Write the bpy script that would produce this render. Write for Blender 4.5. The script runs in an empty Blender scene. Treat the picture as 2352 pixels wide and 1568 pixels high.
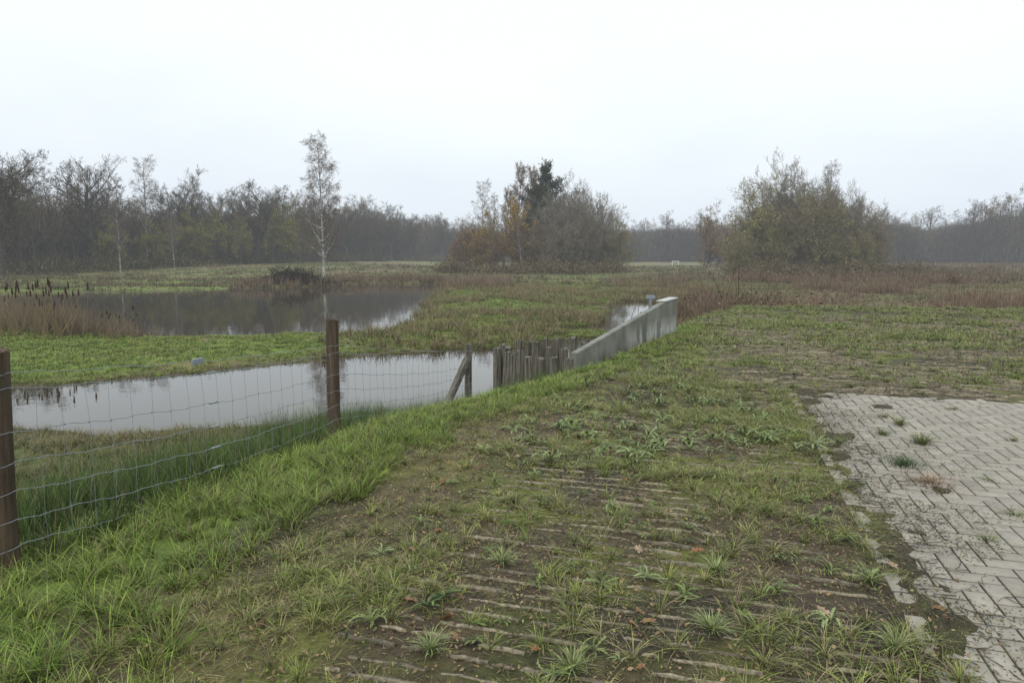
import bpy, math
import numpy as np
from mathutils import Vector
S=bpy.context.scene
COL=S.collection
R=np.random.default_rng(7)
# ------------------------------------------------------------ helpers
def mk(name,V,F,C=None,smooth=False):
    V=np.asarray(V,dtype=np.float32); F=np.asarray(F,dtype=np.int32)
    me=bpy.data.meshes.new(name); n,k=F.shape
    me.vertices.add(len(V)); me.vertices.foreach_set('co',V.ravel())
    me.loops.add(n*k); me.loops.foreach_set('vertex_index',F.ravel())
    me.polygons.add(n); me.polygons.foreach_set('loop_start',np.arange(n,dtype=np.int32)*k)
    if smooth: me.polygons.foreach_set('use_smooth',np.ones(n,dtype=bool))
    me.update(calc_edges=True)
    if C is not None:
        a=me.color_attributes.new('Col','FLOAT_COLOR','POINT')
        c=np.ones((len(V),4),dtype=np.float32); c[:,:3]=np.clip(C,0,1); a.data.foreach_set('color',c.ravel())
    return me
def obj(name,me,mat=None,parent=None,label=None,cat=None,group=None,kind=None,loc=None):
    o=bpy.data.objects.new(name,me)
    if me is not None and mat is not None and not me.materials: me.materials.append(mat)
    if loc is not None: o.location=loc
    COL.objects.link(o)
    if parent: o.parent=parent
    if label: o['label']=label
    if cat: o['category']=cat
    if group: o['group']=group
    if kind: o['kind']=kind
    return o
def hsh(i,j,s):
    n=(i.astype(np.int64)*374761393+j.astype(np.int64)*668265263+s*974634777)&0x7fffffff
    n=((n^(n>>13))*1274126177)&0x7fffffff
    return ((n^(n>>16))&0xffff)/65535.0
def vn(x,y,s=0):
    x=np.asarray(x,float);y=np.asarray(y,float)
    i=np.floor(x);j=np.floor(y);a=x-i;b=y-j;a=a*a*(3-2*a);b=b*b*(3-2*b)
    return (hsh(i,j,s)*(1-a)+hsh(i+1,j,s)*a)*(1-b)+(hsh(i,j+1,s)*(1-a)+hsh(i+1,j+1,s)*a)*b
def fbm(x,y,s=0): return vn(x,y,s)*.55+vn(x*2.1,y*2.1,s+1)*.28+vn(x*4.3,y*4.3,s+2)*.17
def ss(t): t=np.clip(t,0,1); return t*t*(3-2*t)
def sd(poly,x,y):
    d=np.full(x.shape,1e9);ins=np.zeros(x.shape,bool);n=len(poly)
    for k in range(n):
        ax,ay=poly[k];bx,by=poly[(k+1)%n];ex,ey=bx-ax,by-ay
        t=np.clip(((x-ax)*ex+(y-ay)*ey)/(ex*ex+ey*ey),0,1)
        d=np.minimum(d,np.hypot(x-ax-t*ex,y-ay-t*ey))
        if ay!=by: ins^=((ay>y)!=(by>y))&(x<ex*(y-ay)/ey+ax)
    return np.where(ins,-d,d)
def UV(x,y): return .959*x-.283*y,.283*x+.959*y
def XY(u,v): return .959*u+.283*v,-.283*u+.959*v
# ------------------------------------------------------------ terrain
PLAT=[XY(-2.9,-30),XY(-2.8,5.0),(-.8,6.9),(-.3,7.8),(.4,8.7),(1.35,10.2),(2.4,12.2),(3.65,14.75),(4.9,17.9),(7.7,22.6),(16.5,22.0),(40,19),(90,-30)]
W1=[(-60,0),(-20,8.3),(-14,10.2),(-8.5,11.2),(-6.8,11.0),(-4.5,11.5),(-2.2,12.0),(-.9,12.3),(.2,11.6),(1.0,11.4),(3.3,15.2),(4.3,18.5),(3.6,24.5),(2.4,24.1),(.33,21.9),(-1.3,21.1),(-3.57,20.1),(-5.75,18.7),(-8,16.7),(-11.1,14.8),(-20,12.5),(-60,8)]
W2=[(-45,50),(-30,36),(-21,29.5),(-16.5,25.5),(-13,24.1),(-8.9,24.1),(-5,25.4),(-4.2,30.6),(-5,40),(-6.1,54),(-3.6,66),(-12,68.5),(-20.2,60.4),(-27.7,56),(-33,53.4)]
W3=[(3.2,26.2),(5.2,25.2),(6.9,31),(8.8,40),(8.2,45),(5.6,41),(4.4,32)]
W4=[(11.2,34),(16.5,34),(19,42),(13.5,43)]
W5=[(1.0,26.4),(2.8,26.2),(3.1,27.8),(1.4,28)]
WS=[W1,W2,W3,W4,W5]
def fields(x,y):
    dp=sd(PLAT,x,y); dw=np.full(x.shape,1e9)
    wob=(fbm(x*.6,y*.6,5)-.5)*1.2
    for w in WS: dw=np.minimum(dw,sd(w,x,y))
    return dp,dw+wob*np.clip(np.hypot(x,y)/25,0.3,1)
def height(x,y,F=None):
    x=np.asarray(x,float);y=np.asarray(y,float)
    dp,dw=F if F is not None else fields(x,y)
    u,v=UV(x,y)
    L=-.98+.16*(fbm(x*.25,y*.25,9)-.5)+ss((x-8)/15)*.2
    L=L+ss((y-55)/60)*ss((-x-5)/30)*.85+ss((y-70)/60)*.35+.12*(fbm(x*.8,y*.8,2)-.5)+.35*(fbm(x*.18,y*.18,14)-.5)*ss((dw-1)/3)*ss((y-22)/10)
    zl=np.where(dw>0,-1.19+(L+1.19)*ss(dw/2.2),-1.2-ss(-dw/1.5)*.5)
    W=np.where(v<10.5,5-3.0*ss((v-3)/5.5),1.6)
    W=np.where(x>4.4,2.5,W)
    z=zl*ss(dp/W)
    z=z+.05*(fbm(x*3,y*3,3)-.5)*np.where(dp<0,.6,1)
    pav=(u>1.0)&(v<9.15)&(dp<0)&(x>0)
    e=np.exp(-np.clip(u-1.0,0,9)/.22)*.75+np.exp(-np.clip(9.1-v,0,9)/.16)*.4
    n2=fbm(x*3.2,y*3.2,21)
    z=np.where(pav,-.010+np.clip((n2-.17)*e*.13+np.clip(n2-.58,0,1)*.2*np.exp(-np.clip(u-1,0,9)/1.5),0,.035),z)
    return z
def lin(a,b,st): return np.arange(a,b,st)
def geo(a,end,st,f):
    o=[];x=a
    while x<end: o.append(x); st*=f; x+=st
    o.append(end); return np.array(o)
xs=np.concatenate([-geo(12,1500,.25,1.07)[::-1],lin(-11.8,-3.6,.16),lin(-3.6,7,.06),lin(7,16,.16),geo(16,1500,.25,1.07)])
ys=np.concatenate([lin(-14,1.8,.5),lin(1.8,10,.06),lin(10,30,.16),geo(30,1500,.25,1.05)])
X,Y=np.meshgrid(xs,ys); X=X.ravel();Y=Y.ravel()
Fd=fields(X,Y); Z=height(X,Y,Fd)
def mixc(a,b,t): return np.asarray(a)*(1-t[:,None])+np.asarray(b)*t[:,None]
def gcol(x,y,dp,dw):
    u,v=UV(x,y); n=fbm(x*.35,y*.35,31); n2=fbm(x*1.7,y*1.7,33)
    one=np.ones((len(x),3))
    green=mixc(one*(.12,.175,.028),one*(.17,.145,.065),ss((n*.6+n2*.4-.5)*5))
    c=green
    far=ss((y-50)/50); c=mixc(c,mixc(one*(.12,.155,.05),one*(.18,.135,.08),ss((fbm(x*.12,y*.3,37)-.42)*5)),far)
    right=ss((x-5-.08*y)/6)*ss((y-21)/3)*(1-.75*ss((y-75)/30)*(1-ss((x-50)/30)))
    c=mixc(c,mixc(one*(.11,.065,.045),one*(.12,.115,.045),ss((n2-.42)*5)),right*.9)
    c=mixc(c,one*(.085,.065,.035),1-ss((dw-.1)/1.0))
    nb=ss((-u-3.2)/.5)*ss((13-y)/1)*ss((2-x)/1)
    c=mixc(c,mixc(one*(.065,.085,.025),one*(.11,.085,.045),ss((n2-.45)*5)),nb*.7)
    pl=ss((-dp+.3)/.5)
    d=mixc(one*(.075,.057,.034),one*(.115,.13,.025),ss((fbm(x*1.3,y*1.3,41)-.44)*5))
    d=mixc(d,one*(.03,.025,.019),ss((fbm(x*.75,y*.75,43)-.52)*7)*.8)
    strip=np.exp(-((u+2.05)/.3)**2)*ss((9-v)/2); d=mixc(d,one*(.14,.11,.05),strip*.6)
    pav=((u>1.0)&(v<9.15)&(x>0)).astype(float); d=mixc(d,mixc(one*(.05,.042,.025),one*(.10,.11,.03),ss((n2-.42)*5)),pav*.85)
    return mixc(c,d,pl)
nx,ny=len(xs),len(ys)
i=np.arange((nx-1)*(ny-1)); r=i//(nx-1); q=i%(nx-1); a=r*nx+q
GF=np.stack([a,a+1,a+nx+1,a+nx],1)
# ------------------------------------------------------------ materials
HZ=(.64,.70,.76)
def nmat(name):
    m=bpy.data.materials.new(name); m.use_nodes=True
    nt=m.node_tree; b=nt.nodes['Principled BSDF']; b.inputs['Specular IOR Level'].default_value=.3
    return m,nt,b
def N_(nt,t,**k):
    n=nt.nodes.new(t)
    for a,v in k.items(): setattr(n,a,v)
    return n
def M_(nt,op,a,b=None):
    n=nt.nodes.new('ShaderNodeMath'); n.operation=op
    for i,v in enumerate((a,b)):
        if v is None: continue
        if isinstance(v,(int,float)): n.inputs[i].default_value=v
        else: nt.links.new(v,n.inputs[i])
    return n.outputs[0]
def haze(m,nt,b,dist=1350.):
    """aerial haze put into the surface shader: emission mixed in by distance from world origin"""
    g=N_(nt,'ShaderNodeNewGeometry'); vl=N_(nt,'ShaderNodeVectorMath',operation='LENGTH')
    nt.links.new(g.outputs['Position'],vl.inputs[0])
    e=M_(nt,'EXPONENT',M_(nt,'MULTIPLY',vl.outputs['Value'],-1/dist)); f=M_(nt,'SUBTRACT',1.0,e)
    em=N_(nt,'ShaderNodeEmission'); em.inputs[0].default_value=(*HZ,1)  # haze colour glows from the surface itself, no mist volume
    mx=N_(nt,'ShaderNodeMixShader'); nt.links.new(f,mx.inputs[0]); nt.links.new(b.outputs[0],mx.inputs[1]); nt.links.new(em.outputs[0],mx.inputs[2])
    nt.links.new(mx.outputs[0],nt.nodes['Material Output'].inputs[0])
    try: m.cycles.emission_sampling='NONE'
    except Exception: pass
def noise(nt,scale,det=4,rough=.6,vec=None):
    n=N_(nt,'ShaderNodeTexNoise'); n.inputs['Scale'].default_value=scale;n.inputs['Detail'].default_value=det;n.inputs['Roughness'].default_value=rough
    if vec is None:
        g=N_(nt,'ShaderNodeNewGeometry'); vec=g.outputs['Position']
    nt.links.new(vec,n.inputs['Vector']); return n.outputs[0]
def rng_(nt,v,a,b,c,d):
    n=N_(nt,'ShaderNodeMapRange'); nt.links.new(v,n.inputs[0])
    for i,k in enumerate((a,b,c,d)): n.inputs[i+1].default_value=k
    return n.outputs[0]
def mix(nt,f,a,b,bt='MIX'):
    n=N_(nt,'ShaderNodeMix',data_type='RGBA',blend_type=bt)
    for s,v in ((n.inputs[0],f),(n.inputs[6],a),(n.inputs[7],b)):
        if isinstance(v,(int,float)): s.default_value=v
        elif isinstance(v,tuple): s.default_value=(*v,1)
        else: nt.links.new(v,s)
    return n.outputs[2]
def scl(nt,c,f):
    n=N_(nt,'ShaderNodeVectorMath',operation='SCALE'); nt.links.new(c,n.inputs[0]); nt.links.new(f,n.inputs[3]); return n.outputs[0]
def attr(nt): n=N_(nt,'ShaderNodeAttribute'); n.attribute_name='Col'; return n.outputs['Color']
def bump(nt,b,h,s,d): 
    n=N_(nt,'ShaderNodeBump'); n.inputs['Strength'].default_value=s;n.inputs['Distance'].default_value=d; nt.links.new(h,n.inputs['Height']); nt.links.new(n.outputs[0],b.inputs['Normal'])
def attmat(name,rough=.7,ns=30.,lo=.75,hi=1.25,hz=True,spec=.25):
    m,nt,b=nmat(name); c=attr(nt); f=rng_(nt,noise(nt,ns,2),.3,.7,lo,hi)
    nt.links.new(scl(nt,c,f),b.inputs['Base Color']); b.inputs['Roughness'].default_value=rough; b.inputs['Specular IOR Level'].default_value=spec
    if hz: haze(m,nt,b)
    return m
# ground
MG,nt,b=nmat('soil_and_turf'); c=attr(nt)
n1=noise(nt,9,6,.7); n2=noise(nt,45,5,.7); n3=noise(nt,1.2,5,.6)
c=scl(nt,c,rng_(nt,n1,.3,.7,.55,1.5)); c=mix(nt,rng_(nt,n2,.55,.7,0,.5),c,(.15,.16,.045)); c=mix(nt,rng_(nt,n2,.45,.3,0,.6),c,(.035,.026,.016))
c=scl(nt,c,rng_(nt,n3,.3,.7,.8,1.2))
nt.links.new(c,b.inputs['Base Color']); b.inputs['Roughness'].default_value=.8
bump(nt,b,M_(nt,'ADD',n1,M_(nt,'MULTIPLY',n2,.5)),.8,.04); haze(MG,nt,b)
obj('ground',mk('ground',np.stack([X,Y,Z],1),GF,gcol(X,Y,*Fd),smooth=True),MG,kind='structure')
# water
MW,nt,b=nmat('still_water'); b.inputs['Base Color'].default_value=(.035,.028,.016,1); b.inputs['Roughness'].default_value=.02; b.inputs['Specular IOR Level'].default_value=.5
b.inputs['IOR'].default_value=1.42
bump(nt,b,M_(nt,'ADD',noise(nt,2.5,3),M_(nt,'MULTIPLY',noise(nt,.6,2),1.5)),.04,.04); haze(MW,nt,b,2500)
def sheet(name,x0,x1,y0,y1,z,n=2):
    return mk(name,[(x0,y0,z),(x1,y0,z),(x1,y1,z),(x0,y1,z)],[(0,1,2,3)])
obj('water',sheet('water',-70,20,2,72,-1.2),MW,kind='structure')
MGR=attmat('grass_blades',.5,25,.7,1.3,spec=.35)
# ------------------------------------------------------------ blades
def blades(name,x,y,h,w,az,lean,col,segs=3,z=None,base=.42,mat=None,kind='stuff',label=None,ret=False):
    n=len(x); z=height(x,y)-.005 if z is None else z
    fa=az+math.pi/2+R.normal(0,.7,n); sx,sy=np.cos(fa)*w*.5,np.sin(fa)*w*.5
    V=[];C=[]
    for k in range(segs+1):
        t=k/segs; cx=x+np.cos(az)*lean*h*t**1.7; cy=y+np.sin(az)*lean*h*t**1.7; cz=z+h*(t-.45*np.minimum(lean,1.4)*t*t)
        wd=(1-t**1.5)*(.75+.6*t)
        cc=col*(base+(1-base)*min(1,t*1.6))  # shade inside the grass put into the colour: darker toward the root
        if k<segs:
            V+= [np.stack([cx-sx*wd,cy-sy*wd,cz],1),np.stack([cx+sx*wd,cy+sy*wd,cz],1)]; C+=[cc,cc]
        else: V.append(np.stack([cx,cy,cz],1)); C.append(cc)
    m=2*segs+1
    V=np.stack(V,1).reshape(-1,3);C=np.stack(C,1).reshape(-1,3)
    f=[]
    for k in range(segs-1): a=2*k; f+=[(a,a+1,a+3),(a,a+3,a+2)]
    a=2*(segs-1); f.append((a,a+1,a+2))
    F=(np.arange(n)[:,None,None]*m+np.array(f)[None]).reshape(-1,3)
    if ret: return V,F,C
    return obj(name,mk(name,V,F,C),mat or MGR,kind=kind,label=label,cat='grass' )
def colr(n,a,b,v=.2):
    t=R.random(n)[:,None]; c=np.array(a)*(1-t)+np.array(b)*t
    return c*(1+R.normal(0,v,(n,1)))
def tufts(n,sampler,nb,hr,wr,spread,ca,cb,name,lean=(.3,1.2),segs=3,dry=.12,dryc=(.22,.17,.08),fh=None):
    x,y=sampler(n); n=len(x)
    th=R.uniform(.6,1.3,n)*(fh(x,y) if fh else 1); k=R.poisson(nb,n)+3
    tc=colr(n,ca,cb,.15)
    idx=np.repeat(np.arange(n),k); m=len(idx)
    r=np.abs(R.normal(0,1,m))*spread*th[idx]; a=R.uniform(0,2*math.pi,m)
    bx=x[idx]+r*np.cos(a); by=y[idx]+r*np.sin(a)
    h=R.uniform(*hr,m)*th[idx]; w=R.uniform(*wr,m)
    td=R.random(n)*2*dry
    c=tc[idx]*(1+R.normal(0,.2,(m,1))); dm=R.random(m)<td[idx]; c[dm]=np.array(dryc)*(R.uniform(.6,1.2,(dm.sum(),1)))
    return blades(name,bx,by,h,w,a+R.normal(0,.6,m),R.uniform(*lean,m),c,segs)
def samp(x0,x1,y0,y1,mask=None,local=False):
    def f(n):
        x=R.uniform(x0,x1,n);y=R.uniform(y0,y1,n)
        if local: x,y=XY(x,y)
        if mask is not None:
            k=mask(x,y); x=x[k];y=y[k]
        return x,y
    return f
def mk_mask(dpmin=None,dpmax=None,dwmin=None,dwmax=None,extra=None):
    def f(x,y):
        dp,dw=fields(x,y); k=np.ones(len(x),bool)
        if dpmin is not None:k&=dp>dpmin
        if dpmax is not None:k&=dp<dpmax
        if dwmin is not None:k&=dw>dwmin
        if dwmax is not None:k&=dw<dwmax
        if extra is not None:k&=extra(x,y)
        return k
    return f
G1=(.11,.185,.022);G2=(.235,.31,.052)
def vm(x,y):
    u,v=UV(x,y); n=fbm(x*1.1,y*1.1,51); dp=sd(PLAT,x,y)
    lim=-2.4+.5*(n-.5)*2+.8*ss((2.9-v)/1.5)
    return ((u<lim)|(dp>-.35))&(dp<1.5)&(R.random(len(x))<.2+1.1*n)
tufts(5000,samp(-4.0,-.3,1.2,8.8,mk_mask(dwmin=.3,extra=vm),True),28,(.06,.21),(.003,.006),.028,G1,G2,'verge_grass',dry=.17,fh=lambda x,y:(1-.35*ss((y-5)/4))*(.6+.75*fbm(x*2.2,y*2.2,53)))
def vm2(x,y):
    dp=sd(PLAT,x,y); return (np.abs(dp-.15)<.6)&(x<4.6)
tufts(3600,samp(-2.0,5,7.8,17,mk_mask(extra=vm2)),20,(.06,.16),(.005,.009),.04,G1,G2,'verge_grass',dry=.12)
# rushes behind the fence
def rmk(x,y):
    u,v=UV(x,y); dp=sd(PLAT,x,y); return (u>-6.9+1.5*fbm(x,y,61)+.6*ss((v-8)/3))&(dp>.8-.3*ss((v-7)/2))&(R.random(len(x))<.25+1.1*fbm(x*1.2,y*1.2,63))
tufts(6200,samp(-7.4,-2.2,-.5,12.2,mk_mask(dwmin=.03,extra=rmk),True),24,(.25,.62),(.003,.0055),.055,(.03,.07,.014),(.095,.155,.03),'rush_bed',lean=(.03,.6),dry=.14,dryc=(.2,.17,.08),fh=lambda x,y:(1-.2*ss((y-7)/3))*(.5+.5*ss((sd(PLAT,x,y)-.9)/1.6)+.15*fbm(x*1.3,y*1.3,65)))
tufts(7000,samp(-14,0,6,13,mk_mask(dpmin=1.2,dwmin=.05)),14,(.05,.24),(.005,.009),.05,(.11,.14,.035),(.21,.18,.08),'bank_turf',segs=2,dry=.4)
def dm(x,y): return fbm(x*.5,y*.5,71)+R.random(len(x))*.5>.4
tufts(20000,samp(-22,6,12.5,30,mk_mask(dpmin=1.5,dwmin=.02,extra=dm)),12,(.05,.16),(.01,.02),.09,(.13,.21,.028),(.25,.30,.055),'dyke_turf',segs=2,dry=.16)
tufts(9000,samp(-6,14,18,66,mk_mask(dpmin=1.5,dwmin=-.1,extra=lambda x,y:fbm(x*.35,y*.35,73)>.5)),16,(.16,.5),(.012,.024),.16,(.09,.11,.035),(.24,.19,.09),'meadow_rush_tussocks',lean=(.1,.9),segs=2,dry=.4,dryc=(.28,.21,.12))
tufts(13000,samp(-9,16,24,70,mk_mask(dpmin=1.5,dwmin=.05,extra=dm)),12,(.06,.2),(.02,.035),.16,(.12,.2,.03),(.23,.25,.06),'meadow_grass',segs=2,dry=.15)
tufts(15000,samp(-75,45,50,130,mk_mask(dwmin=.1,extra=dm)),9,(.10,.32),(.04,.08),.3,(.12,.16,.045),(.21,.19,.08),'meadow_grass',segs=2,dry=.35,dryc=(.24,.18,.10))
tufts(3500,samp(-70,60,60,125,mk_mask(dwmin=.3,extra=lambda x,y:fbm(x*.13,y*.22,75)>.54)),12,(.3,.8),(.05,.09),.4,(.075,.07,.04),(.17,.13,.075),'meadow_rush_tussocks',lean=(.1,.8),segs=2,dry=.3)
# platform vegetation
def ribn(x,y): return fbm(x*.8,y*.8,91)+.06
def ribkeep(x,y):
    u,v=UV(x,y); f=np.abs(((v-1.6)/.118+.5)%1-.5)*.118
    return ~((f<.021)&(ribn(x,y)>.42)&(u>-1.7)&(v<9)&(R.random(len(x))<.88))
def thin(x,y): return R.random(len(x))<1-.55*ss((ribn(x,y)-.44)*6)
def pm(x,y):
    u,v=UV(x,y); n=fbm(x*1.2,y*1.2,81)
    pav=(u>1.02)&(v<9.1)
    return (~pav)&(u>-2.6)&(R.random(len(x))<np.clip((n-.31)*3.4,.18,1))&ribkeep(x,y)&thin(x,y)
PA=(.115,.165,.026);PB=(.26,.28,.068)
ST=(.33,.26,.15)
tufts(13500,samp(-2.6,1.6,1.2,9.5,mk_mask(dpmax=-.05,extra=pm),True),11,(.02,.08),(.0025,.005),.020,PA,PB,'pioneer_grass',lean=(.4,1.5),dry=.34,dryc=ST)
tufts(5200,samp(-2.5,1.5,1.2,9.5,mk_mask(dpmax=-.05,extra=pm),True),30,(.05,.14),(.0028,.0055),.018,PA,(.28,.32,.078),'pioneer_grass',lean=(.4,1.5),dry=.25,dryc=ST)
tufts(15000,samp(-2,10,8.5,20,mk_mask(dpmax=-.1,extra=pm)),13,(.04,.13),(.006,.011),.032,(.10,.165,.025),(.24,.28,.065),'pioneer_grass',lean=(.4,1.5),segs=2,dry=.25,dryc=ST)
tufts(15000,samp(2,22,12,23,mk_mask(dpmax=.3,extra=pm)),13,(.05,.17),(.01,.018),.06,(.11,.175,.028),(.24,.27,.07),'pioneer_grass',lean=(.4,1.5),segs=2,dry=.25,dryc=ST)
def pm3(x,y):
    u,v=UV(x,y); n=fbm(x*2.6,y*2.6,87); pav=(u>1.0)&(v<9.12)
    return ((~pav)|(R.random(len(x))<.95*np.exp(-np.clip(u-1,0,9)/.25)))&(R.random(len(x))<np.clip((n-.42)*4.5,.04,1))&ribkeep(x,y)&thin(x,y)
x,y=samp(-2.8,2.4,1.2,9.6,mk_mask(dpmax=.2,extra=pm3),True)(500000); n=len(x)
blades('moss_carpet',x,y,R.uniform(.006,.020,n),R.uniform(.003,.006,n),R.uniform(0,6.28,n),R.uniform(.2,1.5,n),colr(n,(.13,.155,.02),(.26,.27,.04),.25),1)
x,y=samp(-2.9,1.4,1.2,10,mk_mask(dpmax=.2,extra=ribkeep),True)(55000); n=len(x); k=R.random(n)<np.clip((fbm(x*1.5,y*1.5,89)-.3)*3,.15,1);x=x[k];y=y[k];n=len(x)
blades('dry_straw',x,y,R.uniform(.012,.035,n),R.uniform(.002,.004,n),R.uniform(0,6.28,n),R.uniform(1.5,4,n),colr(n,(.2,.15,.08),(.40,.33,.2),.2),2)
def leafbits(name,x,y,z,s,col,mat,tilt=.5,kind='stuff'):
    n=len(x); a=R.uniform(0,6.28,n); ax=np.stack([np.cos(a),np.sin(a),R.normal(0,tilt,n)],1)
    bx=np.stack([-np.sin(a),np.cos(a),R.normal(0,tilt,n)],1)
    P=np.stack([x,y,z],1); s=s[:,None]
    V=np.stack([P-ax*s*.9,P+bx*s*.45,P+ax*s*.9,P-bx*s*.45],1).reshape(-1,3)
    F=np.arange(n*4).reshape(-1,4)
    return obj(name,mk(name,V,F,np.repeat(col,4,0)),mat,kind=kind,cat='plants')
x,y=samp(-2.6,1.4,1.2,10,mk_mask(dpmax=0,extra=pm),True)(80000); n=len(x)
leafbits('ground_cover',x,y,height(x,y)+R.uniform(0,.03,n),R.uniform(.003,.011,n),colr(n,(.09,.13,.02),(.22,.25,.06),.3),MGR,tilt=.7)
x,y=samp(-2.6,2.6,1.2,10,mk_mask(dpmax=0),True)(40000); n=len(x); u,v=UV(x,y); k=(u<1.1)|(R.random(n)<np.exp(-(u-1)/.3)*.8); x=x[k];y=y[k];n=len(x)
leafbits('leaf_litter',x,y,height(x,y)+R.uniform(0.004,.02,n),R.uniform(.004,.018,n),colr(n,(.035,.025,.016),(.24,.16,.08),.3),MGR,tilt=.3)
# ------------------------------------------------------------ paving
MP=attmat('concrete_block',.6,20,.88,1.1,hz=False,spec=.35)
nt=MP.node_tree; b=nt.nodes['Principled BSDF']; bump(nt,b,noise(nt,220,3),.12,.002)
w=.115; V=[];F=[];C=[]
g=.0036
for nrow in range(-2,84):
    for m in range(-28,28):
        for (a0,b0,la,lb) in ((nrow+4*m,nrow,2,1),(nrow+3+4*m,nrow,1,2)):
            u0=.92+a0*w; v0=-.1+b0*w
            if u0<.86 or u0>9 or v0>9.1: continue
            u1,v1=u0+la*w-g,v0+lb*w-g; u0+=g;v0+=g
            zt=.009+R.normal(0,.0008); tx,ty=R.normal(0,.003,2); cz=(.29,.265,.222)*np.array(1+R.normal(0,.07))
            base=len(V); c4=[(u0,v0),(u1,v0),(u1,v1),(u0,v1)]; cu,cv=(u0+u1)/2,(v0+v1)/2
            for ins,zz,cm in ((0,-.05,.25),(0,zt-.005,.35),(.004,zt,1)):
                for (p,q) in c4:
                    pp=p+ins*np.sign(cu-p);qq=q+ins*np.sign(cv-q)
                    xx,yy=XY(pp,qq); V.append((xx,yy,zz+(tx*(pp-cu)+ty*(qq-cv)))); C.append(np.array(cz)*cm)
            for l in (0,4):
                for s in range(4):
                    t=(s+1)%4; F.append((base+l+s,base+l+t,base+l+4+t,base+l+4+s))
            F.append((base+8,base+9,base+10,base+11))
obj('block_pavement',mk('block_pavement',V,F,np.array(C)),MP,kind='structure')
# grass-grid ribs of concrete
V=[];F=[];C=[]
vv=1.6
while vv<21:
    uu=-1.65+R.uniform(-.1,.3)
    while uu<12:
        L=R.uniform(.07,.42)
        if not(uu+L>.9 and vv<9.15):
            xx,yy=XY(uu,vv); nn=float(ribn(np.array([xx]),np.array([yy]))[0])
            boost=(.25 if vv<11.5 else -.25) if (vv>9 and uu>1.5) else 0
            if R.random()<(nn-.30)*4.0+boost and not (uu<-.2 and vv>7.5):
                hw=R.uniform(.005,.012); z0=float(height(np.array([xx]),np.array([yy]))[0])+R.uniform(.004,.014)+(.01 if vv>9 else 0); base=len(V)
                cc=np.array((.31,.27,.195))*R.uniform(.5,1.15); ns=5; jj=R.normal(0,.004)
                for s in range(ns+1):
                    up=uu+L*s/ns; dv=jj+R.normal(0,.0025); en=.006 if s in (0,ns) else 0
                    for (dd,zz) in ((-hw,-.03),(-hw*.8,0),(hw*.8,0),(hw,-.03)):
                        X0,Y0=XY(up,vv+dv+dd*(1+R.normal(0,.2))); V.append((X0,Y0,z0+zz+R.normal(0,.0022)-en)); C.append(cc*(R.uniform(.6,1.1) if zz==0 else .5))
                for s in range(ns):
                    for k in range(3): p=base+s*4+k; F.append((p,p+4,p+5,p+1))
        uu+=L+R.uniform(.005,.08)
    vv+=.118
MR=attmat('rib_concrete',.85,45,.4,1.25,hz=False)
obj('grass_grid_paving',mk('grass_grid_paving',V,F,np.array(C)),MR,kind='structure')
# ------------------------------------------------------------ tubes
def tubes(pts,rad,sides=3):
    N,m,_=pts.shape
    D=pts[:,-1]-pts[:,0]; D/=np.linalg.norm(D,axis=1,keepdims=True)+1e-9
    ref=np.where(np.abs(D[:,2:3])<.9,np.array([[0,0,1.]]),np.array([[1.,0,0]]))
    if sides==1: ref=R.normal(0,1,(N,3))
    A=np.cross(D,ref);A/=np.linalg.norm(A,axis=1,keepdims=True)+1e-9;B=np.cross(D,A)
    if sides==1:
        o=A[:,None,:]*rad[:,:,None]; V=np.stack([pts-o,pts+o],2).reshape(-1,3)
        base=(np.arange(N)*m*2)[:,None]+(np.arange(m-1)*2)[None]
        return V,np.stack([base,base+1,base+3,base+2],-1).reshape(-1,4)
    th=np.arange(sides)*2*math.pi/sides
    ring=(A[:,None,None,:]*np.cos(th)[None,None,:,None]+B[:,None,None,:]*np.sin(th)[None,None,:,None])*rad[:,:,None,None]
    V=(pts[:,:,None,:]+ring).reshape(-1,3)
    base=(np.arange(N)*m*sides)[:,None,None]+(np.arange(m-1)*sides)[None,:,None]
    s=np.arange(sides)[None,None,:];t=(s+1)%sides
    F=np.stack([base+s,base+t,base+sides+t,base+sides+s],-1).reshape(-1,4)
    return V,F
def grow(P,D,L,R0,nseg,wander,trop,taper):
    N=len(P);pts=np.zeros((N,nseg+1,3));pts[:,0]=P;d=D.copy()
    for i in range(nseg):
        d=d+R.normal(0,wander,(N,3));d[:,2]+=trop;d/=np.linalg.norm(d,axis=1,keepdims=True)
        pts[:,i+1]=pts[:,i]+d*(L/nseg)[:,None]
    return pts,R0[:,None]*(1-(1-taper)*np.linspace(0,1,nseg+1)[None])
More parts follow.
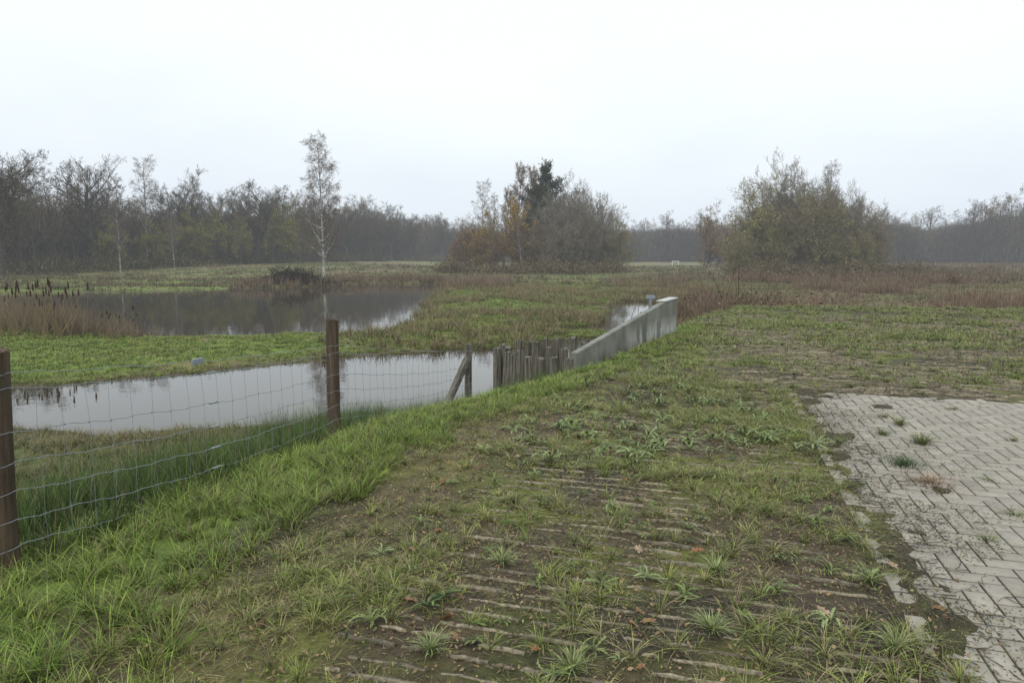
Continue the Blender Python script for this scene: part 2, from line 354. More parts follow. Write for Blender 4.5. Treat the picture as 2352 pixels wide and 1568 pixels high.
def spawn(pts,rad,L,n,t0,t1,ang,lf,shape=.4,rf=.6,rmin=.008,uplift=0):
    N,m,_=pts.shape
    t=(t0+(t1-t0)*(np.arange(n)[None]+R.random((N,n)))/n); f=t*(m-1);i=np.clip(f.astype(int),0,m-2);fr=f-i;idx=np.arange(N)[:,None]
    P=pts[idx,i]*(1-fr[...,None])+pts[idx,i+1]*fr[...,None]
    D=pts[idx,i+1]-pts[idx,i];D/=np.linalg.norm(D,axis=-1,keepdims=True)
    q=R.normal(0,1,D.shape);q-=(q*D).sum(-1,keepdims=True)*D;q/=np.linalg.norm(q,axis=-1,keepdims=True)
    if N==1:
        az=np.arange(n)*2.4+R.normal(0,.3,n); q=np.stack([np.cos(az),np.sin(az),0*az],-1)[None]
    a=np.radians(ang)*R.uniform(.65,1.3,(N,n))[...,None]
    d=np.cos(a)*D+np.sin(a)*q;d[...,2]+=uplift;d/=np.linalg.norm(d,axis=-1,keepdims=True)
    l=L[:,None]*lf*(1-shape*t)*R.uniform(.65,1.2,(N,n)); r=np.maximum((rad[idx,i])*rf*R.uniform(.6,1,(N,n)),rmin)
    return P.reshape(-1,3),d.reshape(-1,3),l.ravel(),r.ravel()
def cat(parts):
    V=[];F=[];C=[];o=0
    for v,f,c in parts:
        V.append(v);F.append(f+o);C.append(c if c.ndim==2 and len(c)==len(v) else np.tile(c,(len(v),1)));o+=len(v)
    return np.concatenate(V),np.concatenate(F),np.concatenate(C)
def leafq(P,s,col):
    n=len(P);a=R.normal(0,1,(n,3));a/=np.linalg.norm(a,axis=1,keepdims=True);b=np.cross(a,R.normal(0,1,(n,3)));b/=np.linalg.norm(b,axis=1,keepdims=True)
    s=s[:,None];V=np.stack([P-a*s,P+b*s*.6,P+a*s,P-b*s*.6],1).reshape(-1,3)
    return V,np.arange(4*n).reshape(-1,4),np.repeat(col,4,0)
def tree(H,stems=1,lean=.03,tr=.022,tf=.95,limb=(12,.25,.97,50,.42,.45),lv=((8,45,.5),(7,42,.5),(5,40,.5)),wander=.08,trop=.03,
         bark=(.07,.062,.05),twig=(.085,.07,.055),leaves=0,lsize=.07,lc=((.1,.1,.03),(.2,.15,.04)),twr=.011,droop=0,spread=0,trunkcol=None,lheight=None,tw_=None,bs=8):
    P=np.zeros((stems,3)); 
    if stems>1: P[:,:2]=R.normal(0,H*.05,(stems,2))
    D=np.zeros((stems,3));D[:,2]=1;D[:,:2]=R.normal(0,lean+spread,(stems,2));D/=np.linalg.norm(D,axis=1,keepdims=True)
    L=H*R.uniform(.7,1,stems)*tf; L[0]=H*tf
    pts,rad=grow(P,D,L,np.full(stems,H*tr/(stems**.35)),10,(wander*.6 if tw_ is None else tw_),trop,.15 if tf>.8 else .45)
    rad[:,0]*=1.4
    big=[];fine=[]
    V,F=tubes(pts,rad,bs);big.append((V,F,np.array(trunkcol or bark)))
    n,t0,t1,an,lf,sh=limb
    P,D,l,r=spawn(pts,rad,L,n,t0,t1,an,lf,sh,.62,.012)
    p1,r1=grow(P,D,l,r,6,wander*1.3,trop*1.5,.25);V,F=tubes(p1,r1,5 if bs>4 else 3);big.append((V,F,np.array(bark)))
    cur=(p1,r1,l)
    for j,(n,an,lf) in enumerate(lv):
        P,D,l,r=spawn(*cur[:2],cur[2],n,.15,1,an,lf,.35,.6,twr)
        ns=4 if j<len(lv)-2 else (3 if j<len(lv)-1 else 2)
        p,rr=grow(P,D,l,r,ns,wander*1.5,(trop if not droop else -droop*(j+1)/2),.4)
        sides=3 if (j==0 and bs>4) else 1
        V,F=tubes(p,rr,sides);tc=np.array(twig)*(R.uniform(.75,1.25,(len(p),1)))
        fine.append((V,F,np.repeat(tc,(ns+1)*(3 if sides==3 else 2),0)));cur=(p,rr,l)
    if leaves:
        p=cur[0].reshape(-1,3); 
        if lheight: 
            k=(p[:,2]>lheight[0]*H)&(p[:,2]<lheight[1]*H); p=p[k]
        cl=fbm(p[:,0]*.7+p[:,2]*.5,p[:,1]*.7+p[:,2]*.6,int(R.integers(1,999))); pr=np.clip((cl-.3)*4,0.05,1);pr/=pr.sum()
        k=R.choice(len(p),leaves,p=pr);Q=p[k]+R.normal(0,lsize*1.5,(leaves,3))
        fine.append(leafq(Q,R.uniform(.5,1.2,leaves)*lsize,colr(leaves,lc[0],lc[1],.3)))
    return cat(big),cat(fine)
MB=attmat('bark',.85,6,.7,1.3); MT=attmat('twigs_and_leaves',.85,2,.8,1.2,spec=.1)
def birchmat(name,col):
    m,nt,b=nmat(name); g_=N_(nt,'ShaderNodeNewGeometry'); mp=N_(nt,'ShaderNodeMapping'); mp.inputs['Scale'].default_value=(1.5,1.5,5); nt.links.new(g_.outputs['Position'],mp.inputs[0])
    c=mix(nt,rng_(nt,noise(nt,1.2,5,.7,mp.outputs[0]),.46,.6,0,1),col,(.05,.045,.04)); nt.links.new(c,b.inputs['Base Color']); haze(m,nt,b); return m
MBi=birchmat('birch_bark',(.44,.43,.40));MBi2=birchmat('grey_birch_bark',(.3,.29,.26))
TPL={}
def tpl(key,data,bm=None):
    (V,F,C),(v,f,c)=data
    TPL[key]=(mk(key+'_trunk',V,F,C,True),mk(key+'_crown',v,f,c),bm or MB)
OAK=dict(tf=.62,limb=(16,.34,1,50,.72,.35),lv=((8,44,.55),(7,44,.55),(6,42,.58),(4,40,.62)),wander=.09,trop=.05,twr=.0125,tw_=.02,twig=(.11,.092,.072),bark=(.075,.066,.052))
for k in range(3): tpl('oak%d'%k,tree(16,tr=.026,leaves=500 if k else 0,lsize=.08,lc=((.1,.08,.04),(.17,.15,.05)),**OAK))
SL=dict(limb=(18,.25,.98,38,.30,.4),lv=((7,40,.5),(6,40,.55),(6,38,.6)),wander=.07,trop=.04,twr=.013,tw_=.02,twig=(.115,.094,.072))
for k in range(2): tpl('slim%d'%k,tree(14,tr=.012,leaves=900,lsize=.08,lc=((.1,.09,.04),(.16,.13,.05)),**SL))
tpl('birch0',tree(14.3,lean=.01,tw_=.012,tr=.0105,limb=(40,.14,.99,46,.25,.55),lv=((8,42,.5),(6,42,.75),(6,32,.9)),wander=.05,trop=.03,bark=(.2,.18,.16),twig=(.14,.11,.09),twr=.0075,droop=.14,trunkcol=(.5,.5,.47),leaves=1200,lsize=.05,lc=((.12,.08,.04),(.2,.14,.05))),MBi)
tpl('birch1',tree(13,lean=.01,tw_=.02,tr=.010,limb=(30,.3,.99,40,.22,.5),lv=((7,40,.5),(6,38,.7),(4,30,.9)),wander=.05,trop=.03,bark=(.2,.19,.17),twig=(.15,.12,.10),twr=.008,droop=.1,trunkcol=(.5,.5,.47)),MBi2)
tpl('poplar0',tree(15,tr=.012,tw_=.02,limb=(32,.1,.98,28,.26,.4),lv=((7,32,.5),(6,32,.6),(6,30,.6)),trop=.06,leaves=5000,lsize=.085,lc=((.19,.14,.09),(.28,.22,.13)),twig=(.19,.155,.12),twr=.012))
tpl('yellow0',tree(9,stems=4,tr=.014,spread=.14,limb=(14,.1,.98,45,.42,.4),lv=((7,45,.5),(6,42,.6),(4,40,.6)),leaves=8000,lsize=.10,lc=((.22,.14,.035),(.36,.24,.05)),twig=(.15,.12,.075)))
tpl('russet0',tree(9,stems=6,tr=.014,spread=.28,limb=(14,.04,.98,50,.42,.4),lv=((7,45,.5),(6,42,.6),(4,40,.6)),leaves=6000,lsize=.09,lc=((.19,.115,.05),(.29,.18,.07)),twig=(.15,.12,.09)))
tpl('olive0',tree(9,stems=3,tr=.014,spread=.16,limb=(14,.2,.98,48,.45,.4),lv=((7,45,.5),(6,42,.6),(4,40,.6)),leaves=6500,lsize=.09,lc=((.16,.16,.05),(.25,.23,.07)),twig=(.12,.10,.07)))
tpl('ivy0',tree(15,stems=3,spread=.05,lean=.01,tr=.016,tw_=.02,limb=(22,.04,.99,52,.28,.6),lv=((7,42,.5),(6,42,.6),(5,40,.6)),leaves=36000,lsize=.12,lc=((.03,.042,.025),(.07,.08,.035)),twig=(.06,.055,.04)))
WB=dict(limb=(12,.03,.98,50,.5,.35),lv=((7,46,.55),(6,46,.6),(6,42,.6)),wander=.11,trop=.02)
tpl('willow0',tree(9,stems=12,tr=.018,spread=.48,leaves=12000,lsize=.075,lc=((.17,.16,.06),(.29,.255,.09)),twig=(.19,.165,.10),**WB))
tpl('willow1',tree(9,stems=9,tr=.018,spread=.4,leaves=4500,lsize=.075,lc=((.17,.15,.075),(.27,.22,.1)),twig=(.19,.165,.125),**WB))
tpl('bare0',tree(14,stems=5,tf=.6,tr=.013,spread=.22,limb=(13,.1,1,46,.85,.3),lv=((7,42,.5),(7,40,.55),(6,36,.6),(3,36,.6)),wander=.09,trop=.05,twig=(.2,.175,.14),bark=(.14,.12,.10),leaves=800,lsize=.08,lc=((.17,.16,.06),(.27,.22,.09)),twr=.0115))
tpl('pale0',tree(11,stems=3,tf=.65,tr=.014,spread=.14,limb=(12,.25,1,44,.7,.3),lv=((7,42,.5),(6,40,.55),(4,36,.6)),wander=.09,trop=.05,twig=(.17,.145,.10),bark=(.12,.105,.085),leaves=6500,lsize=.08,lc=((.24,.23,.09),(.36,.32,.13))))
def gz(x,y): return float(height(np.array([x*1.]),np.array([y*1.]))[0])
def plant(key,x,y,s,label,group=None,name='tree',cat_='tree',sx=1,rot=None,tilt=0):
    t,c,bm=TPL[key]; e=obj(name,None,label=label,cat=cat_,group=group,loc=(x,y,gz(x,y)-.1))
    e.empty_display_size=.5; e.rotation_euler=(0,tilt,R.uniform(0,6.28) if rot is None else rot)
    sc=(s*sx,s*sx,s)
    a=obj('trunk',t,bm,parent=e);b_=obj('crown',c,MT,parent=e); a.scale=sc;b_.scale=sc
    return e
WG='trees along the edge of the wood'
def at(px,d): return (px-1176)/1568*d,d
for key,px,d,H,sx in (('oak0',5,71,16.9,1.0),('oak1',225,92,16.6,1.0),('oak2',430,112,15.6,1.1),('oak0',598,118,17,1.1),('oak1',515,122,14.2,1)):
    x,y=at(px,d); plant(key,x,y,H/16,'tall bare oak with spreading crown at wood edge',WG,'oak_tree',sx=sx)
x,y=at(345,102); plant('birch1',x,y,1.25,'bare birch tree standing among oaks at wood edge',None,'birch_tree')
x,y=at(282,84); plant('birch1',x,y,.7,'thin leaning pale-trunked birch at the wood edge',None,'birch_tree')
x,y=at(405,96); plant('birch1',x,y,.65,'thin pale-trunked birch at the wood edge',None,'birch_tree')
for key,px,d,H in (('slim0',90,80,12),('slim1',140,84,12),('slim0',180,90,12),('slim1',300,96,12),('slim0',380,105,12),('slim1',470,112,12),('slim0',545,116,12),('slim1',650,126,12.5),('slim0',690,128,12.5),('slim1',60,76,11),
    ('oak2',720,138,13.8),('oak1',800,150,14),('oak0',855,162,14.6),('oak2',900,178,14.4),('oak1',945,190,14.4),('oak0',1015,200,14.6),('slim0',760,140,13.5)):
    x,y=at(px,d); plant(key,x,y,H/(16 if 'oak' in key else 14),'slender bare brown tree at the edge of the wood' if 'slim' in key else 'bare broadleaf tree with rounded twiggy crown at wood edge',WG)
for px,d,s in ((395,104,.9),(500,110,1.0),(560,112,.85),(640,118,1.15),(670,120,.9),(350,98,.7),(720,132,.8),(250,90,.7),(455,108,.8)):
    x,y=at(px,d); plant('olive0',x,y,s,'small tree with sparse yellowish leaves at wood edge','small leafy trees at the wood edge')
plant('birch0',-19.1,69.7,1.0,'tall slender white-trunked birch beside the pond',None,'birch_tree')
# middle clump
CG='trees in the thicket between the meadows'
for key,px,d,s,sx,lb in (('birch1',1108,103,1.05,.9,'slender bare birch at edge of thicket'),('birch1',1135,104,.9,.9,'slender bare birch at edge of thicket'),('poplar0',1180,108,1.06,.95,'upright poplar with fading russet leaves in thicket'),
    ('poplar0',1155,112,.84,1.1,'upright poplar with fading russet leaves in thicket'),('poplar0',1208,106,1.0,1.0,'upright poplar with fading russet leaves in thicket'),('ivy0',1246,105,1.08,1.15,'tall dark ivy-clad tree in thicket'),('ivy0',1228,107,.8,1.15,'tall dark ivy-clad tree in thicket'),
    ('bare0',1310,104,1.12,.85,'grey twiggy willow tree in thicket'),('bare0',1352,106,1.0,.8,'grey twiggy willow tree in thicket'),('bare0',1285,101,.9,.85,'grey twiggy willow tree in thicket'),('bare0',1330,100,.9,.85,'grey twiggy willow tree in thicket')):
    x,y=at(px,d); plant(key,x,y,s,lb,None if 'birch' in lb else CG,'birch_tree' if 'birch' in lb else 'tree',sx=sx)
x,y=at(1200,95); e=plant('birch1',x,y,.6,'leaning white birch in front of thicket',None,'birch_tree',rot=0,tilt=-.12)
for key,px,d,s,sx in (('russet0',1070,102,.75,1),('yellow0',1110,100,.72,1.1),('yellow0',1172,99,1.12,.85),('russet0',1040,104,.6,1.1),('russet0',1225,100,.8,1),('willow1',1290,98,.8,1.0),('willow1',1345,100,.85,1.0),('willow0',1400,104,.85,.9),('russet0',1140,98,.72,1.2),('russet0',1200,98,.7,1.1),('willow1',1255,97,.75,1.1),('russet0',1095,104,.85,1),('willow1',1375,104,.9,.9)):
    x,y=at(px,d); plant(key,x,y,s,'autumn shrub with orange-yellow leaves in thicket' if 'willow' not in key else 'rounded brownish willow bush in thicket',CG,'willow_bush' if 'willow' in key else 'autumn_shrub','bush',sx=sx)
RG='willow bushes of the thicket in the marsh'
for key,px,d,s,sx in (('willow0',1745,86,.92,.85),('willow0',1800,88,1.1,.85),('willow0',1870,86,1.15,.85),('willow0',1930,88,1.02,.85),('willow1',1975,87,.9,.8),('willow1',1840,84,1.0,.9),('willow0',1950,82,.6,1.0),('willow1',2005,88,.6,.8),('willow0',1700,84,.6,.9)):
    x,y=at(px,d); plant(key,x,y,s,'broad olive-green willow bush in the marsh',RG,'willow_bush','bush',sx=sx)
x,y=at(1712,86); plant('pale0',x,y,1.14,'willow tree with sparse pale yellow-green leaves',None,'willow_tree')
x,y=at(1800,90); plant('bare0',x,y,1.2,'tall bare willow rising above the bushes',None,'willow_tree',sx=.8)
x,y=at(1865,90); plant('bare0',x,y,1.0,'tall bare willow rising above the bushes',None,'willow_tree',sx=.8)
x,y=at(1930,90); plant('bare0',x,y,.9,'tall bare willow rising above the bushes',None,'willow_tree',sx=.8)
x,y=at(1890,90); plant('birch1',x,y,1.1,'thin bare birch rising above the bushes',None,'birch_tree')
x,y=at(1625,122); plant('russet0',x,y,1.15,'russet-leaved shrub beside the marsh',None,'autumn_shrub','bush',sx=1.1)
# woods as masses
def low(H,tw,lc,nl): 
    (V,F,C),(v,f,c)=tree(H,tr=.011,tf=.8,tw_=.02,limb=(11,.25,1,44,.42,.3),lv=((6,45,.55),(6,44,.6),(4,40,.6)),wander=.1,trop=.04,twig=tw,bark=(.12,.105,.085),twr=.016,leaves=nl,lsize=.10,lc=lc,bs=4)
    return cat([(V,F,C),(v,f,c)])
LT=[low(14,(.12,.098,.078),((.07,.06,.03),(.12,.1,.05)),200),low(13,(.135,.108,.08),((.14,.13,.05),(.2,.18,.065)),900),low(15,(.115,.095,.078),((.07,.06,.03),(.1,.09,.05)),100),low(12,(.145,.105,.078),((.17,.11,.06),(.2,.13,.06)),500)]
def wood(name,path,rows,step,rowd,hs,label,start=4,fill=500,fc=(.085,.072,.06),fh=.6):
    V=[];F=[];C=[];o=0
    path=np.array(path,float);seg=np.linalg.norm(np.diff(path,axis=0),axis=1);cum=np.r_[0,np.cumsum(seg)]
    UP=[]
    for r_ in range(rows):
        s=R.uniform(0,step)
        while s<cum[-1]:
            k=min(np.searchsorted(cum,s,side='right')-1,len(seg)-1);t=(s-cum[k])/seg[k];p=path[k]*(1-t)+path[k+1]*t
            h0=(hs[k]*(1-t)+hs[k+1]*t)*(.84+.34*float(vn(np.array([s*.055]),np.array([r_*.3]),5)[0]))
            d=p/np.linalg.norm(p);p=p+d*(start+r_*rowd+R.uniform(-1,1)*rowd*.5)
            v,f,c=LT[R.integers(0,4)]; a=R.uniform(0,6.28);sc=h0/13.5*R.uniform(.65,1.15);sw=sc*R.uniform(.85,1.3)
            w=v*[sw,sw,sc];x=w[:,0]*math.cos(a)-w[:,1]*math.sin(a)+p[0];y=w[:,0]*math.sin(a)+w[:,1]*math.cos(a)+p[1]
            z=w[:,2]+gz(p[0],p[1])-.2
            V.append(np.stack([x,y,z],1));F.append(f+o);C.append(c*R.uniform(.7,1.3)*R.uniform(.92,1.08,3));o+=len(v)
            UP.append((p[0],p[1],h0)); s+=step*R.uniform(.6,1.4)
    UP=np.array(UP); n=len(UP)*260
    Q=UP[R.integers(0,len(UP),n),:2]+R.normal(0,1.8,(n,2)); hh=np.abs(R.normal(0,1,n))*3.0*(.3+1.2*fbm(Q[:,0]*.12,Q[:,1]*.12,7)-.1)
    P=np.stack([Q[:,0],Q[:,1],height(Q[:,0],Q[:,1])+hh],1)
    bc=fbm(Q[:,0]*.2,Q[:,1]*.2,19)[:,None]
    v,f,c=leafq(P,R.uniform(.08,.22,n),colr(n,(.05,.048,.028),(.11,.088,.048),.3)*(.5+.9*bc)); V.append(v);F.append(f+o);C.append(c);o+=len(v)
    n=len(UP)*fill; k=R.integers(0,len(UP),n); Q=UP[k,:2]+R.normal(0,2.0,(n,2)); hh=R.uniform(0,1,n)**1.1*UP[k,2]*(fh+.3*(fbm(Q[:,0]*.15,Q[:,1]*.15,17)-.5))
    P=np.stack([Q[:,0],Q[:,1],height(Q[:,0],Q[:,1])+hh],1);D=R.normal(0,.4,(n,3));D[:,2]=1;D/=np.linalg.norm(D,axis=1,keepdims=True)
    bc=fbm(Q[:,0]*.16,Q[:,1]*.16,23)[:,None]
    p,rr=grow(P,D,R.uniform(.8,2.4,n),R.uniform(.014,.035,n),1,.1,0,.4);v,f=tubes(p,rr,1);V.append(v);F.append(f+o);C.append(np.repeat(np.array(fc)*R.uniform(.5,1.5,(n,1))*(.5+1.0*bc),4,0))
    obj(name,mk(name,np.concatenate(V),np.concatenate(F),np.concatenate(C)),MT,label=label,cat='wood',kind='stuff')
wood('oak_wood',[(-78,50),(-60,76),(-59,95),(-53,108),(-46,125),(-38,160),(-24,215)],6,3.2,3.4,[12,12.2,12.2,12,12.3,13.5,14.5],'dense leafless brown wood behind the pond',fill=600,fc=(.10,.082,.063))
wood('distant_wood',[(-24,215),(5,240),(34,220),(50,215),(80,208),(100,192),(150,178),(230,165)],5,3.5,4,[14.5,14,14,14,14.5,15,19,20],'hazy grey-brown wood beyond the meadow',start=0,fill=1100,fc=(.095,.083,.071),fh=.62)
# bushes at wood edge + thicket skirts
def mpts(path,n,sp):
    path=np.array(path,float);k=R.integers(0,len(path)-1,n);t=R.random(n)[:,None];return path[k]*(1-t)+path[k+1]*t+R.normal(0,sp,(n,2))
def mounds(name,Q,rr,hr,ca,cb,label,n=500,sz=(.06,.16)):
    P=[];Cc=[];Sz=[]
    for (x,y) in Q:
        r=R.uniform(*rr);h=R.uniform(*hr);a=R.normal(0,.45,(n,3))*[r,r,h];a[:,2]=np.abs(a[:,2]);P.append(a+[x,y,gz(x,y)]);Cc.append(colr(n,ca,cb,.3)*R.uniform(.7,1.3));Sz.append(R.uniform(*sz,n))
    v,f,c=leafq(np.concatenate(P),np.concatenate(Sz),np.concatenate(Cc))
    A=np.concatenate(P);k=R.integers(0,len(A),len(A)//6);D=R.normal(0,.5,(len(k),3));D[:,2]=1;D/=np.linalg.norm(D,axis=1,keepdims=True)
    p,r_=grow(A[k],D,R.uniform(.4,1.3,len(k)),R.uniform(.008,.018,len(k)),2,.15,0,.4);tv,tf=tubes(p,r_,1)
    V=np.concatenate([v,tv]);F=np.concatenate([f,tf+len(v)]);C=np.concatenate([c,np.repeat(colr(len(k),(.10,.08,.055),(.19,.15,.1)),6,0)])
    obj(name,mk(name,V,F,C),MT,label=label,cat='undergrowth',kind='stuff')
mounds('bramble_undergrowth',mpts([(-70,54),(-57,76),(-56,93),(-50,106),(-43,123),(-35,158),(-22,210)],120,1.5),(1.2,3),(.8,2.2),(.055,.065,.03),(.14,.12,.06),'low tangled brambles along the wood edge')
mounds('thicket_scrub',np.concatenate([mpts([(-9.5,98),(-3,94.5),(4,93.5),(12,95.5),(15.5,99)],46,1.2),mpts([(28,82.5),(36,80),(44,80.5),(50,84)],40,1.1)]),(1.0,2.2),(.7,2.0),(.09,.075,.04),(.2,.15,.08),'brown scrub skirting the willow thickets')
sq=np.stack([R.uniform(14,110,300),R.uniform(38,110,300)],1);sq=sq[(sq[:,0]>.3*sq[:,1])&(fbm(sq[:,0]*.08,sq[:,1]*.12,141)>.46)][:110]
sq=np.concatenate([sq,np.stack([R.uniform(6.6,12,14),R.uniform(25,33,14)],1)]);sq=sq[fields(sq[:,0],sq[:,1])[1]>.6]
mounds('marsh_scrub',sq,(.6,2.4),(.4,1.2),(.08,.05,.036),(.19,.115,.078),'low reddish-brown scrub in the marsh',n=350,sz=(.03,.1))
RD1=(.11,.065,.048);RD2=(.22,.135,.088)
def rm(x,y): return (x>5+.06*y)&(fbm(x*.3,y*.3,101)+R.random(len(x))*.15>.56)
clump=lambda x,y:.45+1.9*ss((fbm(x*.28,y*.28,107)-.42)*3.5)
tufts(15000,samp(6,60,22.5,75,mk_mask(dpmin=.7,dwmin=.2,extra=rm)),10,(.18,.5),(.010,.022),.13,RD1,RD2,'dry_marsh_weeds',lean=(.05,.6),segs=2,dry=.22,dryc=(.29,.23,.14),fh=clump)
tufts(14000,samp(6,60,22.5,80,mk_mask(dpmin=.7,dwmin=.1,extra=lambda x,y:(x>5+.06*y)&(fbm(x*.3,y*.3,101)<.53))),10,(.1,.35),(.012,.024),.15,(.09,.135,.035),(.2,.19,.07),'meadow_grass',lean=(.2,1),segs=2,dry=.3,dryc=(.28,.22,.13))
tufts(5000,samp(40,140,60,160,mk_mask(extra=lambda x,y:fbm(x*.1,y*.1,103)>.42)),8,(.2,.8),(.05,.1),.4,(.11,.07,.05),(.18,.125,.08),'dry_marsh_weeds',lean=(.05,.5),segs=2,dry=.2)
def tallm(x,y): return (x>.25*y)&(x<.335*y)&(fbm(x*.5,y*.5,109)>.42)
tufts(560,samp(4.6,16,19.5,40,mk_mask(dpmin=.7,dwmin=.1,extra=tallm)),16,(.6,1.8),(.006,.012),.14,(.11,.065,.05),(.2,.125,.085),'tall_dead_stems',lean=(.03,.5),segs=2,dry=.25,dryc=(.28,.22,.15))
tufts(2400,samp(-24,0,55,78,mk_mask(dwmin=-.8,dwmax=5)),12,(.4,1.1),(.02,.04),.2,(.12,.075,.055),(.22,.16,.10),'reed_fringe',lean=(.05,.35),segs=2,dry=.3,dryc=(.27,.21,.13))
tufts(650,samp(-7,-1,26,60,mk_mask(dwmin=-.3,dwmax=1.3)),11,(.2,.6),(.010,.02),.12,(.14,.13,.055),(.24,.2,.1),'reed_fringe',lean=(.05,.6),segs=2,dry=.45,dryc=(.28,.23,.13))
tufts(3600,samp(-27,-11.5,20.5,34,mk_mask(dwmin=-2.4,dwmax=2.2,extra=lambda x,y:(x<-12.2)&(sd(W2,x,y)<3)&(fbm(x*.7,y*.7,119)>.36))),14,(.4,1.3),(.006,.011),.12,(.08,.055,.04),(.18,.13,.085),'reed_fringe',lean=(.05,.7),segs=2,dry=.3,dryc=(.26,.2,.12),fh=lambda x,y:.4+.8*ss((-x-13.5)/3)*(.5+.9*fbm(x*.6,y*.6,3)))
tufts(500,samp(3,10,25,45,mk_mask(dwmin=-.7,dwmax=.8)),9,(.10,.28),(.010,.018),.1,(.12,.13,.05),(.24,.2,.10),'reed_fringe',lean=(.05,.5),segs=2,dry=.4)
tufts(1600,samp(-55,-20,54,74,mk_mask(dwmin=.3,extra=lambda x,y:fbm(x*.15,y*.3,105)>.45)),12,(.2,.6),(.03,.05),.25,(.085,.075,.04),(.16,.13,.075),'reed_fringe',lean=(.1,.8),segs=2,dry=.3)
# cattails
def cattail():
    pts,rad=grow(np.zeros((1,3)),np.array([[R.normal(0,.06),R.normal(0,.06),1.]]),np.array([1.0]),np.array([.006]),6,.03,0,.5)
    V,F=tubes(pts,rad,5); top=pts[0,-1]
    hp=np.stack([top+np.array([0,0,z]) for z in (-.01,0,.015,.12,.135,.145,.2)])[None]; V2,F2=tubes(hp,np.array([[.004,.011,.016,.016,.011,.004,.002]]),7)
    lv=[]
    for k in range(4):
        q,rr=grow(np.array([[0,0,.0]]),np.array([[R.normal(0,.25),R.normal(0,.25),1.]]),np.array([R.uniform(.5,1.0)]),np.array([.007]),5,.12,-.06,.2);v,f=tubes(q,rr,3);lv.append((v,f,np.array((.22,.17,.1))))
    return cat([(V,F,np.array((.2,.15,.08))),(V2,F2,np.array((.05,.03,.02)))]+lv)
CTM=[mk('cattail',*cattail(),True) for _ in range(6)]
for k in range(62):
    px=R.uniform(-10,205) if k<50 else R.uniform(205,310); d=R.uniform(21.5,26); x,y=at(px,d)
    o=obj('cattail',CTM[k%6],MT,label='brown cattail with seed head at pond edge',cat='cattail',group='cattails at the pond edge',loc=(x,y,max(gz(x,y),-1.25)));o.rotation_euler=(0,0,R.uniform(0,6));s=R.uniform(.9,1.65);o.scale=(s*1.1,s*1.1,s*(1 if k<50 else .6))
# brush heap beside the birch
n=2200;P=R.normal(0,1,(n,3))*[1.35,.9,.42];P[:,2]=np.abs(P[:,2])*np.exp(-(P[:,0]/2.4)**2)*R.uniform(.4,1.2,n)+.08;D=R.normal(0,1,(n,3))*[1,1,.5];D/=np.linalg.norm(D,axis=1,keepdims=True)
p,rr=grow(P,D,R.uniform(.4,1.3,n),R.uniform(.015,.045,n),3,.15,-.02,.5);V,F=tubes(p,rr,4)
o=obj('brush_pile',mk('brush_pile',V,F,np.repeat(colr(n,(.025,.022,.018),(.06,.048,.036)),16,0)),MT,label='dark heap of cut branches on the pond bank',cat='brush pile',loc=(-20.6,64.5,gz(-20.6,64.5)+.15))
# ------------------------------------------------------------ concrete wing wall
MC,nt,b=nmat('wet_concrete'); g_=N_(nt,'ShaderNodeNewGeometry');mp=N_(nt,'ShaderNodeMapping');mp.inputs['Scale'].default_value=(1.6,1.6,.35);nt.links.new(g_.outputs['Position'],mp.inputs[0])
c=mix(nt,rng_(nt,noise(nt,1.6,6,.65),.4,.62,0,1),(.16,.16,.14),(.25,.25,.222))
sp_=N_(nt,'ShaderNodeSeparateXYZ');nt.links.new(g_.outputs['Position'],sp_.inputs[0])
lowm=M_(nt,'MULTIPLY',rng_(nt,sp_.outputs[2],.42,.16,0,1),rng_(nt,sp_.outputs[1],12.4,13.2,0,1))
c=mix(nt,M_(nt,'MULTIPLY',rng_(nt,noise(nt,3.2,5,.65,mp.outputs[0]),.44,.52,0,.8),lowm),c,(.5,.5,.48)); c=mix(nt,rng_(nt,noise(nt,2.5,5,.7,mp.outputs[0]),.5,.64,0,.65),c,(.105,.11,.088)); c=scl(nt,c,rng_(nt,noise(nt,60,4),.3,.7,.84,1.1))
nt.links.new(c,b.inputs['Base Color']);b.inputs['Roughness'].default_value=.55;bump(nt,b,noise(nt,90,3),.25,.005)
MC2,nt,b=nmat('pale_concrete_cap');nt.links.new(mix(nt,noise(nt,12,4),(.38,.38,.36),(.58,.58,.56)),b.inputs['Base Color']);b.inputs['Roughness'].default_value=.7
wall=obj('wing_wall',None,label='sloping grey concrete wing wall at the culvert',cat='wall',loc=(1.05,10.9,0))
dx,dy=3.62-1.05,14.95-10.9;Lw=math.hypot(dx,dy);wall.rotation_euler=(0,0,math.atan2(dy,dx))
def prism(prof,y0,y1):
    n=len(prof);V=[(x,y0,z) for x,z in prof]+[(x,y1,z) for x,z in prof]
    return V,[tuple(range(n))[::1],tuple(range(2*n-1,n-1,-1))]+[((k+1)%n,k,k+n,(k+1)%n+n) for k in range(n)]
def pymesh(name,V,F,bev=0):
    import bmesh
    me=bpy.data.meshes.new(name);me.from_pydata([tuple(v) for v in V],[],F);bm=bmesh.new();bm.from_mesh(me);bmesh.ops.recalc_face_normals(bm,faces=bm.faces)
    if bev: bmesh.ops.bevel(bm,geom=list(bm.edges),offset=bev,segments=2,affect='EDGES')
    bm.to_mesh(me);bm.free();return me
V,F=prism([(0,-1.6),(0,.13),(Lw-.75,.72),(Lw,.75),(Lw,-1.6)],0,.13)
obj('wall_body',pymesh('wall_body',V,F,.01),MC,parent=wall)
V,F=prism([(Lw-.76,.727),(Lw-.76,.75),(Lw+.02,.785),(Lw+.02,.757)],-.012,.20)
obj('cap',pymesh('cap',V,F,.006),MC2,parent=wall)
def box(x0,x1,y0,y1,z0,z1): return prism([(x0,z0),(x0,z1),(x1,z1),(x1,z0)],y0,y1)
